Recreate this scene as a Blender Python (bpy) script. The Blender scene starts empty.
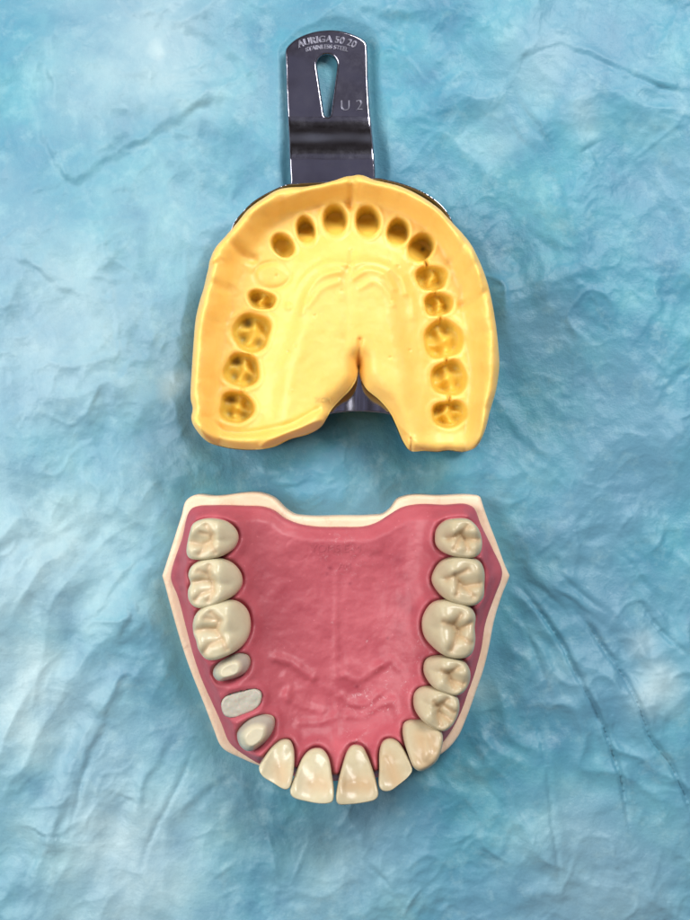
import bpy, math
import numpy as np
from mathutils import Vector

# ---------------------------------------------------------------- units
S = 0.0002            # one working unit = 0.2 mm
D = 1500.0            # camera height in working units
CX, CY = 345.0, 460.0
C = bpy.context.scene.collection

def W(p, z):
    """layout: point of the photo that lies at height z -> plan position (y up)"""
    p = np.asarray(p, float)
    k = (D - z) / D
    return np.stack([(p[..., 0] - CX) * k, (CY - p[..., 1]) * k], -1)

def crop(pts, ox, oy, s=690 / 190.0):
    return [(ox + x / s, oy + y / s) for x, y in pts]

# ---------------------------------------------------------------- maths helpers
def spline(pts, n=8, closed=True, alpha=0.5):
    P = np.asarray(pts, float); m = len(P); out = []
    rng = range(m if closed else m - 1)
    for i in rng:
        if closed:
            p0, p1, p2, p3 = P[(i - 1) % m], P[i], P[(i + 1) % m], P[(i + 2) % m]
        else:
            p1, p2 = P[i], P[i + 1]
            p0 = P[i - 1] if i > 0 else 2 * p1 - p2
            p3 = P[i + 2] if i + 2 < m else 2 * p2 - p1
        t0 = 0.0
        t1 = t0 + max(np.linalg.norm(p1 - p0), 1e-6) ** alpha
        t2 = t1 + max(np.linalg.norm(p2 - p1), 1e-6) ** alpha
        t3 = t2 + max(np.linalg.norm(p3 - p2), 1e-6) ** alpha
        for k in range(n):
            t = t1 + (t2 - t1) * k / n
            A1 = (t1 - t) / (t1 - t0) * p0 + (t - t0) / (t1 - t0) * p1
            A2 = (t2 - t) / (t2 - t1) * p1 + (t - t1) / (t2 - t1) * p2
            A3 = (t3 - t) / (t3 - t2) * p2 + (t - t2) / (t3 - t2) * p3
            B1 = (t2 - t) / (t2 - t0) * A1 + (t - t0) / (t2 - t0) * A2
            B2 = (t3 - t) / (t3 - t1) * A2 + (t - t1) / (t3 - t1) * A3
            out.append((t2 - t) / (t2 - t1) * B1 + (t - t1) / (t2 - t1) * B2)
    if not closed: out.append(P[-1])
    return np.array(out)

def seg_dist(X, poly, closed):
    """distance and nearest point from points X (N,2) to a polyline"""
    A = poly; B = np.roll(poly, -1, 0)
    if not closed: A = A[:-1]; B = B[:-1]
    N = len(X); best = np.full(N, 1e18); near = np.zeros((N, 2))
    CH = 20000
    AB = B - A; L2 = np.maximum((AB ** 2).sum(1), 1e-12)
    for s in range(0, N, CH):
        x = X[s:s + CH]
        t = ((x[:, None, :] - A[None]) * AB[None]).sum(2) / L2[None]
        t = np.clip(t, 0, 1)
        Q = A[None] + t[..., None] * AB[None]
        d2 = ((x[:, None, :] - Q) ** 2).sum(2)
        j = d2.argmin(1); r = np.arange(len(x))
        best[s:s + CH] = np.sqrt(d2[r, j]); near[s:s + CH] = Q[r, j]
    return best, near

def inside(X, poly):
    x, y = X[:, 0], X[:, 1]; c = np.zeros(len(X), bool)
    A = poly; B = np.roll(poly, -1, 0)
    for (x1, y1), (x2, y2) in zip(A, B):
        if y1 == y2: continue
        m = ((y1 > y) != (y2 > y)) & (x < (x2 - x1) * (y - y1) / (y2 - y1) + x1)
        c ^= m
    return c

def sdf(X, poly):
    d, q = seg_dist(X, poly, True)
    return np.where(inside(X, poly), -d, d), q

def sst(a, b, x):
    t = np.clip((x - a) / (b - a), 0, 1); return t * t * (3 - 2 * t)

def gs(x, w): return np.exp(-(x / w) ** 2)

_tab = {}
def perlin(x, y, seed=0):
    if seed not in _tab:
        r = np.random.RandomState(seed + 7)
        a = r.rand(256, 256) * 2 * np.pi
        _tab[seed] = (np.cos(a), np.sin(a))
    gx, gy = _tab[seed]
    xi = np.floor(x).astype(int); yi = np.floor(y).astype(int)
    xf = x - xi; yf = y - yi
    u = xf ** 3 * (xf * (xf * 6 - 15) + 10); v = yf ** 3 * (yf * (yf * 6 - 15) + 10)
    def g(i, j):
        ii = (xi + i) & 255; jj = (yi + j) & 255
        return gx[ii, jj] * (xf - i) + gy[ii, jj] * (yf - j)
    n0 = g(0, 0) * (1 - u) + g(1, 0) * u
    n1 = g(0, 1) * (1 - u) + g(1, 1) * u
    return (n0 * (1 - v) + n1 * v) * 1.5

def fbm(x, y, sc, seed, octv=4, gain=.5):
    r = 0; a = 1.0
    for k in range(octv):
        r = r + a * perlin(x / sc * 2 ** k + 37.7 * k, y / sc * 2 ** k + 11.3 * k, seed + k); a *= gain
    return r

# ---------------------------------------------------------------- object helpers
def link_mesh(name, V, F, mat, parent=None, smooth=True, attrs=None):
    me = bpy.data.meshes.new(name)
    V = np.asarray(V, float) * S
    me.from_pydata(V.tolist(), [], [tuple(int(i) for i in f) for f in F])
    me.update()
    if smooth: me.polygons.foreach_set('use_smooth', [True] * len(me.polygons))
    if attrs:
        for an, av in attrs.items():
            at = me.attributes.new(an, 'FLOAT', 'POINT')
            at.data.foreach_set('value', np.asarray(av, np.float32))
    me.materials.append(mat)
    o = bpy.data.objects.new(name, me); C.objects.link(o)
    if parent is not None: o.parent = parent
    return o

def thing(name, label, cat, px, py):
    o = bpy.data.objects.new(name, None); C.objects.link(o)
    o.empty_display_size = .01
    w = W((px, py), 0) * S
    o.location = (w[0], w[1], 0)
    o['label'] = label; o['category'] = cat
    return o

def reparent(root):
    for ch in root.children:
        ch.matrix_parent_inverse = root.matrix_basis.inverted()

def grid_solid(polys, hfun, step, bottom, rings=(), round_r=0, keep_attrs=None):
    """solid over a plan outline (polys[0]) with holes (polys[1:]).
    hfun(X)->z ; bottom: number or function of (X, ztop) ; rings: (z_drop, offset) pairs"""
    o = polys[0]
    x0, y0 = o.min(0) - step; x1, y1 = o.max(0) + step
    nx = int((x1 - x0) / step) + 2; ny = int((y1 - y0) / step) + 2
    gx = x0 + np.arange(nx) * step; gy = y0 + np.arange(ny) * step
    cx = gx[:-1] + step / 2; cy = gy[:-1] + step / 2
    CXg, CYg = np.meshgrid(cx, cy)
    Q = np.stack([CXg.ravel(), CYg.ravel()], 1)
    ins = inside(Q, o)
    for h in polys[1:]: ins &= ~inside(Q, h)
    ins = ins.reshape(ny - 1, nx - 1)
    # drop diagonal-only contacts
    jj, ii = np.nonzero(ins)
    idx = lambda j, i: j * nx + i
    F = np.stack([idx(jj, ii), idx(jj, ii + 1), idx(jj + 1, ii + 1), idx(jj + 1, ii)], 1)
    used, inv = np.unique(F.ravel(), return_inverse=True)
    F = inv.reshape(-1, 4)
    X = np.stack([gx[used % nx], gy[used // nx]], 1)
    E = np.concatenate([F[:, [0, 1]], F[:, [1, 2]], F[:, [2, 3]], F[:, [3, 0]]])
    key = {}
    n = len(X)
    code = E[:, 0].astype(np.int64) * n + E[:, 1]
    rev = E[:, 1].astype(np.int64) * n + E[:, 0]
    be = E[~np.isin(code, rev)]
    bv = np.unique(be)
    # snap boundary to outlines
    bd, bq = seg_dist(X[bv], polys[0], True)
    for h in polys[1:]:
        d2, q2 = seg_dist(X[bv], h, True)
        m = d2 < bd; bd = np.where(m, d2, bd); bq[m] = q2[m]
    X[bv] = bq
    # relax interior verts near the boundary a little
    for it in range(2):
        acc = np.zeros_like(X); cnt = np.zeros(n)
        np.add.at(acc, E[:, 0], X[E[:, 1]]); np.add.at(cnt, E[:, 0], 1)
        np.add.at(acc, E[:, 1], X[E[:, 0]]); np.add.at(cnt, E[:, 1], 1)
        Y = acc / cnt[:, None]
        Y[bv] = X[bv]
        X = Y
    z = hfun(X)
    # signed distance to boundary for edge rounding
    if round_r:
        d = np.full(n, 1e9)
        for h in polys:
            d = np.minimum(d, seg_dist(X, h, True)[0])
        t = np.clip(1 - d / round_r, 0, 1)
        z = z - round_r * (1 - np.sqrt(np.maximum(1 - t * t, 0)))
    V = [np.column_stack([X, z])]
    Fs = [F]
    # boundary normals (outward): edges run with the face on the left
    nrm = np.zeros((n, 2))
    e = X[be[:, 1]] - X[be[:, 0]]
    en = np.stack([e[:, 1], -e[:, 0]], 1)
    np.add.at(nrm, be[:, 0], en); np.add.at(nrm, be[:, 1], en)
    for it in range(6):
        nn = nrm.copy()
        np.add.at(nn, be[:, 0], nrm[be[:, 1]]); np.add.at(nn, be[:, 1], nrm[be[:, 0]])
        nrm = nn / np.maximum(np.linalg.norm(nn, axis=1, keepdims=True), 1e-9)
    base = np.full(n, -1); base[bv] = np.arange(len(bv))
    prev = np.full(n, -1); prev[:] = np.arange(n)
    tot = n
    for zz, off in rings:
        zr = zz(X[bv], z[bv]) if callable(zz) else np.minimum(np.full(len(bv), float(zz)), z[bv])
        V.append(np.column_stack([X[bv] + nrm[bv] * off, zr]))
        cur = prev.copy(); cur[bv] = tot + np.arange(len(bv)); tot += len(bv)
        Fs.append(np.stack([be[:, 1], be[:, 0], be[:, 0], be[:, 1]], 1) * 0 +
                  np.stack([prev[be[:, 1]], prev[be[:, 0]], cur[be[:, 0]], cur[be[:, 1]]], 1))
        prev = cur
    loff = rings[-1][1] if rings else 0
    zb = bottom(X, z) if callable(bottom) else np.full(n, float(bottom))
    XB = X.copy(); XB[bv] += nrm[bv] * loff
    if loff < 0:  # keep interior bottom verts inside the inset outline
        pass
    V.append(np.column_stack([XB, zb]))
    Fs.append(F[:, ::-1] + tot)
    cur = np.arange(n) + tot
    Fs.append(np.stack([prev[be[:, 1]], prev[be[:, 0]], cur[be[:, 0]], cur[be[:, 1]]], 1))
    V = np.concatenate(V); F = np.concatenate(Fs)
    return V, F, n

# ---------------------------------------------------------------- materials
def srgb(r, g, b):
    f = lambda c: (c / 255 / 12.92) if c / 255 <= .04045 else ((c / 255 + .055) / 1.055) ** 2.4
    return (f(r), f(g), f(b), 1)

class Mat:
    def __init__(s, name):
        s.m = bpy.data.materials.new(name); s.m.use_nodes = True
        s.t = s.m.node_tree; s.n = s.t.nodes; s.l = s.t.links
        s.b = s.n['Principled BSDF']
    def node(s, ty, **kw):
        nd = s.n.new(ty)
        for k, v in kw.items():
            if k in nd.inputs: nd.inputs[k].default_value = v
            else: setattr(nd, k, v)
        return nd
    def set(s, **kw):
        for k, v in kw.items(): s.b.inputs[k.replace('_', ' ')].default_value = v
    def coords(s):
        return s.node('ShaderNodeTexCoord').outputs['Object']
    def noise(s, scale, detail=4, rough=.5, dist=0, vec=None):
        nd = s.node('ShaderNodeTexNoise', Scale=scale, Detail=detail, Roughness=rough, Distortion=dist)
        s.l.new(vec or s.coords(), nd.inputs['Vector']); return nd.outputs['Fac']
    def ramp(s, fac, stops):
        r = s.node('ShaderNodeValToRGB'); s.l.new(fac, r.inputs[0])
        e = r.color_ramp.elements
        while len(e) < len(stops): e.new(.5)
        for k, (p, c) in enumerate(stops):
            e[k].position = p; e[k].color = c if len(c) == 4 else (*c, 1)
        return r.outputs[0]
    def mix(s, fac, a, b, mode='MIX'):
        m = s.node('ShaderNodeMix'); m.data_type = 'RGBA'; m.blend_type = mode
        for sock, v in ((m.inputs[0], fac), (m.inputs[6], a), (m.inputs[7], b)):
            if hasattr(v, 'links'): s.l.new(v, sock)
            else: sock.default_value = v
        return m.outputs[2]
    def attr(s, name):
        a = s.node('ShaderNodeAttribute'); a.attribute_name = name; return a.outputs['Fac']
    def color(s, c): s.l.new(c, s.b.inputs['Base Color'])
    def bump(s, h, strength, dist, normal=None):
        b = s.node('ShaderNodeBump', Strength=strength, Distance=dist)
        s.l.new(h, b.inputs['Height'])
        if normal: s.l.new(normal, b.inputs['Normal'])
        s.l.new(b.outputs[0], s.b.inputs['Normal']); return b.outputs[0]
    def mathn(s, op, a, b=None):
        m = s.node('ShaderNodeMath'); m.operation = op
        for k, v in enumerate((a, b)):
            if v is None: continue
            if hasattr(v, 'links'): s.l.new(v, m.inputs[k])
            else: m.inputs[k].default_value = v
        return m.outputs[0]

# drape: blue plastic-backed tissue
M_drape = Mat('blue_drape_sheet')
_n0 = M_drape.noise(28, 3, .5, .2); _n1 = M_drape.noise(85, 6, .6, .15); _n2 = M_drape.noise(230, 5, .65, .1)
_c = M_drape.ramp(_n1, [(.30, srgb(70, 132, 160)), (.45, srgb(76, 146, 170)), (.58, srgb(86, 158, 177)), (.76, srgb(128, 186, 195))])
_c = M_drape.mix(M_drape.ramp(_n0, [(.40, (0, 0, 0)), (.62, (.75, .75, .75))]), _c, srgb(104, 150, 174))
_c = M_drape.mix(M_drape.ramp(_n2, [(.54, (0, 0, 0)), (.76, (.40, .40, .40))]), _c, srgb(158, 198, 206))
_c = M_drape.mix(M_drape.ramp(M_drape.noise(5200, 3, .7), [(.35, (.16, .16, .16)), (.65, (0, 0, 0))]), _c, srgb(70, 120, 146))
_c = M_drape.mix(M_drape.mathn('MULTIPLY', M_drape.attr('hazy'), M_drape.ramp(_n1, [(.25, (.45, .45, .45)), (.6, (1, 1, 1))])), _c, srgb(178, 202, 207))  # hazy gloss of the sheet put into the colour as a paler tone
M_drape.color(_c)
M_drape.set(Roughness=.43, Specular_IOR_Level=.48, Sheen_Weight=.08, Sheen_Roughness=.5)
_b1 = M_drape.bump(M_drape.noise(850, 6, .65, .2), .5, .00035)
M_drape.bump(M_drape.noise(5200, 4, .7), .35, .00007, _b1)

M_yel = Mat('yellow_silicone')
_n = M_yel.noise(160, 5, .6)
_c = M_yel.ramp(_n, [(.3, srgb(247, 199, 104)), (.7, srgb(251, 209, 120))])
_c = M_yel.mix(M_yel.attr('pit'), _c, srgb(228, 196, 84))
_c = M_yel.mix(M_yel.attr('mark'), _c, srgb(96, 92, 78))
M_yel.color(_c)
M_yel.set(Roughness=.42, Specular_IOR_Level=.4, Subsurface_Weight=.4, Subsurface_Scale=.0018,
          Subsurface_Radius=(1, .6, .2))
_b1 = M_yel.bump(M_yel.noise(350, 4, .5), .12, .0006)
M_yel.bump(M_yel.noise(2200, 4, .6), .15, .0001, _b1)

M_pink = Mat('pink_gum_resin')
_n = M_pink.noise(120, 5, .6, .4)
_c = M_pink.ramp(_n, [(.3, srgb(170, 76, 88)), (.7, srgb(187, 94, 104))])
_sp = M_pink.noise(1500, 2, .5)
_c = M_pink.mix(M_pink.ramp(_sp, [(.70, (0, 0, 0)), (.78, (.5, .5, .5))]), _c, srgb(222, 130, 140))
_pd = M_pink.mathn('MULTIPLY', M_pink.attr('powder'), M_pink.ramp(M_pink.noise(900, 6, .75, 1.0), [(.56, (0, 0, 0)), (.70, (.9, .9, .9))]))
_c = M_pink.mix(_pd, _c, srgb(226, 196, 200))
_c = M_pink.mix(M_pink.attr('dirt'), _c, srgb(120, 40, 58))
M_pink.color(_c)
M_pink.set(Roughness=.47, Specular_IOR_Level=.4, Subsurface_Weight=.12, Subsurface_Scale=.001, Subsurface_Radius=(1, .4, .35))
_b1 = M_pink.bump(M_pink.noise(420, 5, .6), .18, .0005)
M_pink.bump(M_pink.noise(3500, 3, .6), .25, .00006, _b1)

M_cream = Mat('cream_resin')
_c = M_cream.ramp(M_cream.noise(150, 5, .6), [(.3, srgb(232, 202, 170)), (.7, srgb(242, 217, 191))])
_c = M_cream.mix(M_cream.ramp(M_cream.noise(420, 6, .7, .4), [(.56, (0, 0, 0)), (.74, (.55, .55, .55))]), _c, srgb(200, 160, 132))
M_cream.color(_c)
M_cream.set(Roughness=.45, Subsurface_Weight=.15, Subsurface_Scale=.0012, Subsurface_Radius=(1, .6, .4))
M_cream.bump(M_cream.noise(1100, 6, .7), .4, .0002)

def tooth_mat(name, c1, c2, tint):
    m = Mat(name)
    c = m.ramp(m.noise(220, 5, .6, .3), [(.3, c1), (.7, c2)])
    c = m.mix(m.attr('fissure'), c, tint)  # second colour along grooves and rims
    m.color(c)
    m.set(Roughness=.32, Specular_IOR_Level=.34, Subsurface_Weight=.22, Subsurface_Scale=.0010,
          Subsurface_Radius=(1, .75, .5), Coat_Weight=.08, Coat_Roughness=.08)
    m.bump(m.noise(900, 4, .55), .06, .0001)
    return m
M_tooth = tooth_mat('ivory_tooth_resin', srgb(192, 183, 153), srgb(205, 197, 167), srgb(200, 168, 132))
M_toothw = tooth_mat('warm_tooth_resin', srgb(180, 169, 139), srgb(194, 183, 153), srgb(188, 152, 112))
M_prep = tooth_mat('prepared_tooth_resin', srgb(200, 192, 164), srgb(208, 200, 176), srgb(160, 156, 146))
M_fill = Mat('white_socket_filler')
M_fill.color(M_fill.ramp(M_fill.noise(500, 6, .7), [(.3, srgb(172, 168, 154)), (.7, srgb(184, 180, 166))]))
M_fill.set(Roughness=.42, Subsurface_Weight=.4, Subsurface_Scale=.001); M_fill.bump(M_fill.noise(600, 4, .6), .12, .0002)

M_steel = Mat('polished_steel')
M_steel.set(Metallic=1.0)
M_steel.color(M_steel.ramp(M_steel.noise(260, 5, .6), [(.3, (.27, .27, .33)), (.7, (.31, .31, .37))]))
_r = M_steel.ramp(M_steel.noise(700, 6, .7), [(.3, (.09, .09, .09)), (.75, (.16, .16, .16))])
M_steel.l.new(_r, M_steel.b.inputs['Roughness'])
_b1 = M_steel.bump(M_steel.noise(45, 2, .5), .50, .0018)
M_steel.bump(M_steel.noise(2500, 3, .6), .05, .00003, _b1)

# ---------------------------------------------------------------- outlines
IMP = [(359, 363), (358, 371), (355, 380), (349, 389), (340, 398), (331, 408), (326, 417), (320, 426), (308, 433), (290, 438), (272, 446), (250, 449), (225, 447),
       (207, 441), (197, 431), (191, 418), (192, 408), (190, 398), (191, 370), (193, 340), (195, 318), (199, 300), (203, 287),
       (207, 270), (212, 252), (220, 240), (230, 229.5), (238, 220), (247, 209), (259, 199.5), (278, 188.5), (292, 186), (315, 184),
       (335, 179), (350, 174.5), (362, 174), (374, 178.5), (400, 185), (420, 194), (438, 206), (447, 215), (458, 227), (469, 239), (478, 255), (486, 275), (492, 298),
       (496, 320), (499, 345), (500, 366), (497, 388), (490, 413), (484, 434), (477, 446), (466, 451), (450, 449.5), (440, 451), (425, 450),
       (412, 450), (405, 441), (398, 425), (391, 411), (380, 398), (368, 388), (362, 378), (360, 371)]
TRAY = [(328, 413.6), (343, 411.3), (359, 410.7), (375, 411.5), (391, 414), (410, 424), (440, 436), (462, 430), (474, 410), (483, 370), (482, 330), (476, 290), (467, 258),
        (457, 232), (449, 215), (440, 204), (425, 193), (405, 184.5), (390, 180.5), (377, 178), (340, 181), (300, 183), (287, 184.5), (273, 190),
        (254, 201), (243, 211.5), (234, 223), (226, 245), (214, 270), (208, 310), (204, 350), (203, 400), (212, 425), (250, 434), (290, 426), (312, 418)]
# sockets left in the impression: x, y, half-width, half-height, tilt (deg), kind, open side direction (deg, outwards)
CAV = [(235.5, 407, 18.5, 16.5, 8, 'molar'), (241, 369.5, 19, 18, 12, 'molar'), (251, 331.5, 20, 20.5, 20, 'molar'),
       (261, 298.5, 14.8, 9.6, 14, 'premolar'), (282.5, 244, 14, 10.8, 48, 'canine'),
       (305.5, 228.5, 10, 15, -12, 'incisor'), (335, 218.5, 13, 17, 0, 'incisor'), (368, 220, 13.2, 16.8, 0, 'incisor'),
       (398.5, 230.5, 12, 15, 14, 'incisor'), (421.5, 246, 13, 16.5, 36, 'canine_right'),
       (432, 276.5, 17, 13.2, 4, 'premolar'), (439, 303, 15.5, 12.3, -4, 'premolar'),
       (444, 338.5, 21, 20.3, -14, 'molar'), (450, 377.5, 19.5, 18.6, -10, 'molar'), (450, 413.5, 19, 14.2, -8, 'molar')]

# ---------------------------------------------------------------- impression
imp_out = W(spline(IMP, 8), 100)
arch_i = W(spline([(c[0], c[1]) for c in CAV[:4]] + [(271, 271)] + [(c[0], c[1]) for c in CAV[4:]], 6, closed=False), 85)
pal_poly = np.concatenate([arch_i, [arch_i[-1] + [0, -60]], [arch_i[0] + [0, -60]]])
A_pit = None
def pl(pts, z, X, n=5):
    L = W(spline(pts, n, closed=False), z)
    m = ((X > L.min(0) - 45) & (X < L.max(0) + 45)).all(1)
    d = np.full(len(X), 1e3)
    if m.any(): d[m] = seg_dist(X[m], L, False)[0]
    return d

PIT = {}
def h_imp(X):
    x, y = X[:, 0], X[:, 1]
    d = seg_dist(X, imp_out, True)[0]
    sp, _ = sdf(X, pal_poly)
    px = x / ((D - 100) / D) + CX; py = CY - y / ((D - 100) / D)
    z = np.full(len(X), 77.0)
    # outer border roll
    wr = sst(14, 30, sp)
    hn = fbm(x, y, 60, 21, 3)
    z += wr * (31 + 5 * hn) * gs(d - 8 - 2.5 * hn, 12)
    z += wr * 5 * sst(30, 8, d)
    # palate vault stands proud
    z += 20 * sst(-8, -52, sp)
    # furrow beside the left / right ridge
    z -= 2.5 * gs(sp + 34, 9) * sst(430, 400, py)
    # rolled back ridge on the left, soft one on the right
    z += 11 * gs(pl([(196, 424), (212, 435), (240, 440), (272, 438), (298, 430), (322, 414)], 95, X), 7)
    z -= 5 * gs(pl([(206, 418), (222, 431), (245, 433), (272, 429), (292, 424), (318, 410)], 90, X), 3.2)
    z += 3 * gs(pl([(262, 445), (284, 434), (310, 424), (322, 420)], 95, X), 2.5)
    z += 4 * gs(pl([(410, 444), (440, 446), (470, 444), (484, 420)], 92, X), 9)
    # lips of the cleft
    z -= 9 * gs(seg_dist(X, W(spline([(359, 360), (357, 378), (345, 394), (327, 410)], 5, closed=False), 95), False)[0], 8)
    z -= 9 * gs(seg_dist(X, W(spline([(359, 360), (363, 378), (375, 392), (392, 408), (404, 435)], 5, closed=False), 95), False)[0], 8)
    z -= 4 * gs(pl([(360, 340), (359, 352), (359, 366)], 95, X), 2.2)
    # folds of the lip and cheek bands on the border
    for P, a, w in (([(224, 238), (240, 252), (252, 256)], -4.5, 5), ([(205, 280), (216, 286), (226, 287)], -4.5, 5),
                    ([(208, 262), (222, 262), (231, 250)], 3.5, 4), ([(205, 274), (212, 268), (222, 262)], -3, 2.5),
                    ([(466, 238), (462, 250), (455, 258)], -4, 5), ([(484, 294), (474, 300), (464, 303)], -4.5, 4.5),
                    ([(478, 262), (468, 275), (466, 290)], -3.5, 4.5), ([(470, 252), (476, 272), (480, 292)], 3, 3),
                    ([(352, 178), (352, 190), (351, 202)], -5, 3.5), ([(300, 186), (310, 196), (318, 202)], -2, 6),
                    ([(466, 340), (478, 380), (474, 430)], -3, 5), ([(252, 215), (272, 204), (300, 198)], 3, 5)):
        z += a * gs(pl(P, 98, X), w)
    # wrinkles of the palate
    for P, a, w in (([(288, 306), (298, 282), (312, 268), (330, 262), (346, 264)], 2.6, 3.6),
                    ([(302, 312), (308, 292), (322, 276), (340, 272)], 2.4, 3.2),
                    ([(308, 306), (320, 290), (338, 282)], 1.8, 3.2),
                    ([(352, 266), (366, 261), (384, 264), (400, 276), (406, 292)], 2.6, 3.4),
                    ([(354, 278), (368, 270), (384, 274), (394, 288)], 2.2, 3.0),
                    ([(360, 288), (374, 282), (388, 292), (394, 304)], 1.6, 3.0),
                    ([(352, 250), (351, 258), (349, 268)], -2.6, 2.8), ([(346, 270), (346, 300), (346, 350)], -.9, 4.5),
                    ([(290, 300), (300, 276), (318, 260)], -2.2, 3.2), ([(404, 276), (412, 296), (414, 316)], 1.4, 4)):
        z += a * gs(pl(P, 96, X), w)
    # filled place without tooth: low raised disc with a ring
    q = np.hypot((px - 271) / 18, (py - 272) / 13)
    z += 1.8 * sst(1.1, .5, q) - 1.9 * gs(q - 1.02, .15) * (.6 + .4 * np.sin(2 * np.arctan2(py - 272, px - 271)))
    z += fbm(x, y, 34, 5, 3) * .75 + fbm(x, y, 9, 9, 2) * .2
    rs = np.random.RandomState(12)
    for _ in range(46):       # small air bubbles in the material
        c = np.array([rs.uniform(-150, 150), rs.uniform(20, 275)]); rr = rs.uniform(.8, 1.9)
        m = (np.abs(X - c) < 8).all(1)
        if np.min([math.hypot(c[0] - W((q_[0], q_[1]), 85)[0], c[1] - W((q_[0], q_[1]), 85)[1]) for q_ in CAV]) < 26: continue
        if m.any(): z[m] -= rs.uniform(-.8, 1.6) * gs(np.hypot(*(X[m] - c).T), rr)
    z -= 3 * gs(pl([(411, 438), (411.5, 445), (412, 452)], 92, X), 1.1)
    z += .9 * fbm(x, y, 16, 401, 3) * wr
    pit = np.zeros(len(X)); mark = np.zeros(len(X))
    mark = .35 * gs(pl([(411, 438), (411.5, 445), (412, 452)], 92, X), .9)
    # contact slits between neighbouring sockets
    for i in range(9, 14):
        a = CAV[i]; b = CAV[i + 1]
        P = W(np.array([(a[0] * .68 + b[0] * .32, a[1] * .68 + b[1] * .32), (a[0] * .32 + b[0] * .68, a[1] * .32 + b[1] * .68)]), 85)
        g = gs(seg_dist(X, P, False)[0], 1.6)
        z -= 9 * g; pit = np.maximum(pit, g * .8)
    for i in (0, 1):
        a = CAV[i]; b = CAV[i + 1]
        P = W(np.array([(a[0] * .6 + b[0] * .4 + 4, a[1] * .6 + b[1] * .4), (a[0] * .4 + b[0] * .6 + 4, a[1] * .4 + b[1] * .6)]), 85)
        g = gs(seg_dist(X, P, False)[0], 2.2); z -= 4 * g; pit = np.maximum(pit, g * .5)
    zref = z.copy()
    for k, (cx, cy, a, b, tilt, kind) in enumerate(CAV):
        c = W((cx, cy), 85); kk = (D - 85) / D
        t = math.radians(-tilt)
        dx, dy = x - c[0], y - c[1]
        u = (dx * math.cos(t) + dy * math.sin(t)) / (a * kk); v = (-dx * math.sin(t) + dy * math.cos(t)) / (b * kk)
        ex = 2.35 if kind in ('molar', 'premolar') else 2.1
        th = np.arctan2(v, u)
        wa = 1 if kind in ('molar', 'premolar') else .25
        wob = 1 + wa * (.045 * np.cos(3 * th + k * 1.7) + .025 * np.cos(5 * th + k))
        q = (np.abs(u) ** ex + np.abs(v) ** ex) ** (1 / ex) / wob
        # collar
        z += 1.0 * gs(q - 1.14, .12) * (1 if k < 8 else .5)
        wall = sst(1.0, .74, q)
        r = .5 * (u + 1)
        px_s = -1 if k <= 4 else 1      # buccal side in +-x for the side teeth
        if kind == 'molar':
            ub = u * px_s                # + = cheek side
            bot = 62 + 0 * u
            pits = 7.5 * (gs(np.hypot(ub - .38, v - .42), .33) + gs(np.hypot(ub - .38, v + .42), .33)
                         + 1.1 * gs(np.hypot(ub + .42, v - .36), .36) + gs(np.hypot(ub + .40, v + .45), .33))
            ridge = 4.5 * gs(ub + .02 + .16 * np.sin(3.6 * v + k), .25) * sst(.85, .5, np.abs(v)) + 3.5 * gs(v - .04 - .25 * np.sin(3 * ub + k), .24) * sst(.9, .4, np.abs(ub))
            bot = bot - pits + ridge
            m = (gs(np.hypot(ub - .40, v - .42), .22) + gs(np.hypot(ub - .38, v + .42), .2) + gs(np.hypot(ub + .45, v + .3), .22)) if k < 3 else 0 * u
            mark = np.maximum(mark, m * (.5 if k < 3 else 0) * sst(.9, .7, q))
        elif kind == 'premolar':
            bot = 62 - 9 * (gs(u - .45, .35) + gs(u + .45, .35)) * gs(v, .6) + 6 * gs(u + .15 * np.sin(3 * v + k), .26) * sst(.9, .3, np.abs(v)) + 3 * gs(v - .3 * u, .2) * sst(.8, .3, np.abs(u))
        elif kind == 'incisor':
            bot = 46 + 30 * sst(.55, -.95, v)
        elif kind == 'canine':
            bot = 52 + 14 * sst(-.1, 1, u)
        else:
            bot = 44 + 30 * sst(.5, -.95, v)
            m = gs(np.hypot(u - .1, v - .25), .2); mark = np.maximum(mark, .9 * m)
        target = np.where(q < 1, zref + (bot - zref) * wall, z)
        z = np.where(q < 1, np.minimum(z, target), z)
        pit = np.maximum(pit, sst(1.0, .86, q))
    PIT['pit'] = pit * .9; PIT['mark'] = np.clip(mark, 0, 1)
    return z

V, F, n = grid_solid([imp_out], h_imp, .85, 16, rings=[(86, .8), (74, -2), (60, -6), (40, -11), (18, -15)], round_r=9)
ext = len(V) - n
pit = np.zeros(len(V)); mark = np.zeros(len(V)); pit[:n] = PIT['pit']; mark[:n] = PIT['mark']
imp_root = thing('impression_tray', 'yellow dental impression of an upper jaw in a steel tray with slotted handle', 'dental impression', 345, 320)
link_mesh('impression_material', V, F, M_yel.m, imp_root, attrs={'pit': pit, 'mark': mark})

# ---------------------------------------------------------------- steel tray
tray_out = W(spline(TRAY, 6), 78)
def h_tray(X):
    d = seg_dist(X, tray_out, True)[0]
    sp, _ = sdf(X, pal_poly)
    py = CY - X[:, 1] / ((D - 78) / D)
    back = sst(352, 370, py) * sst(66, 44, np.abs(X[:, 0] - 14))
    top_ = 78 - 38 * sst(350, 392, py)          # the shell wall is lower at the rear
    outer = top_ - (top_ - 12) * sst(0, 13, d)
    pal = 12 + 50 * sst(-10, -36, sp)
    z = np.where(sp > -12, outer, np.maximum(pal, 12))
    z = z * (1 - back) + 62 * back
    # stepped crest of the palatal plate
    z += 3.5 * gs(X[:, 0] - 14, 13) * sst(-30, -50, sp)
    return z
V, F, n = grid_solid([tray_out], h_tray, 1.3, lambda X, z: z - 5, rings=[], round_r=0)
link_mesh('tray_shell', V, F, M_steel.m, imp_root)

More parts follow.
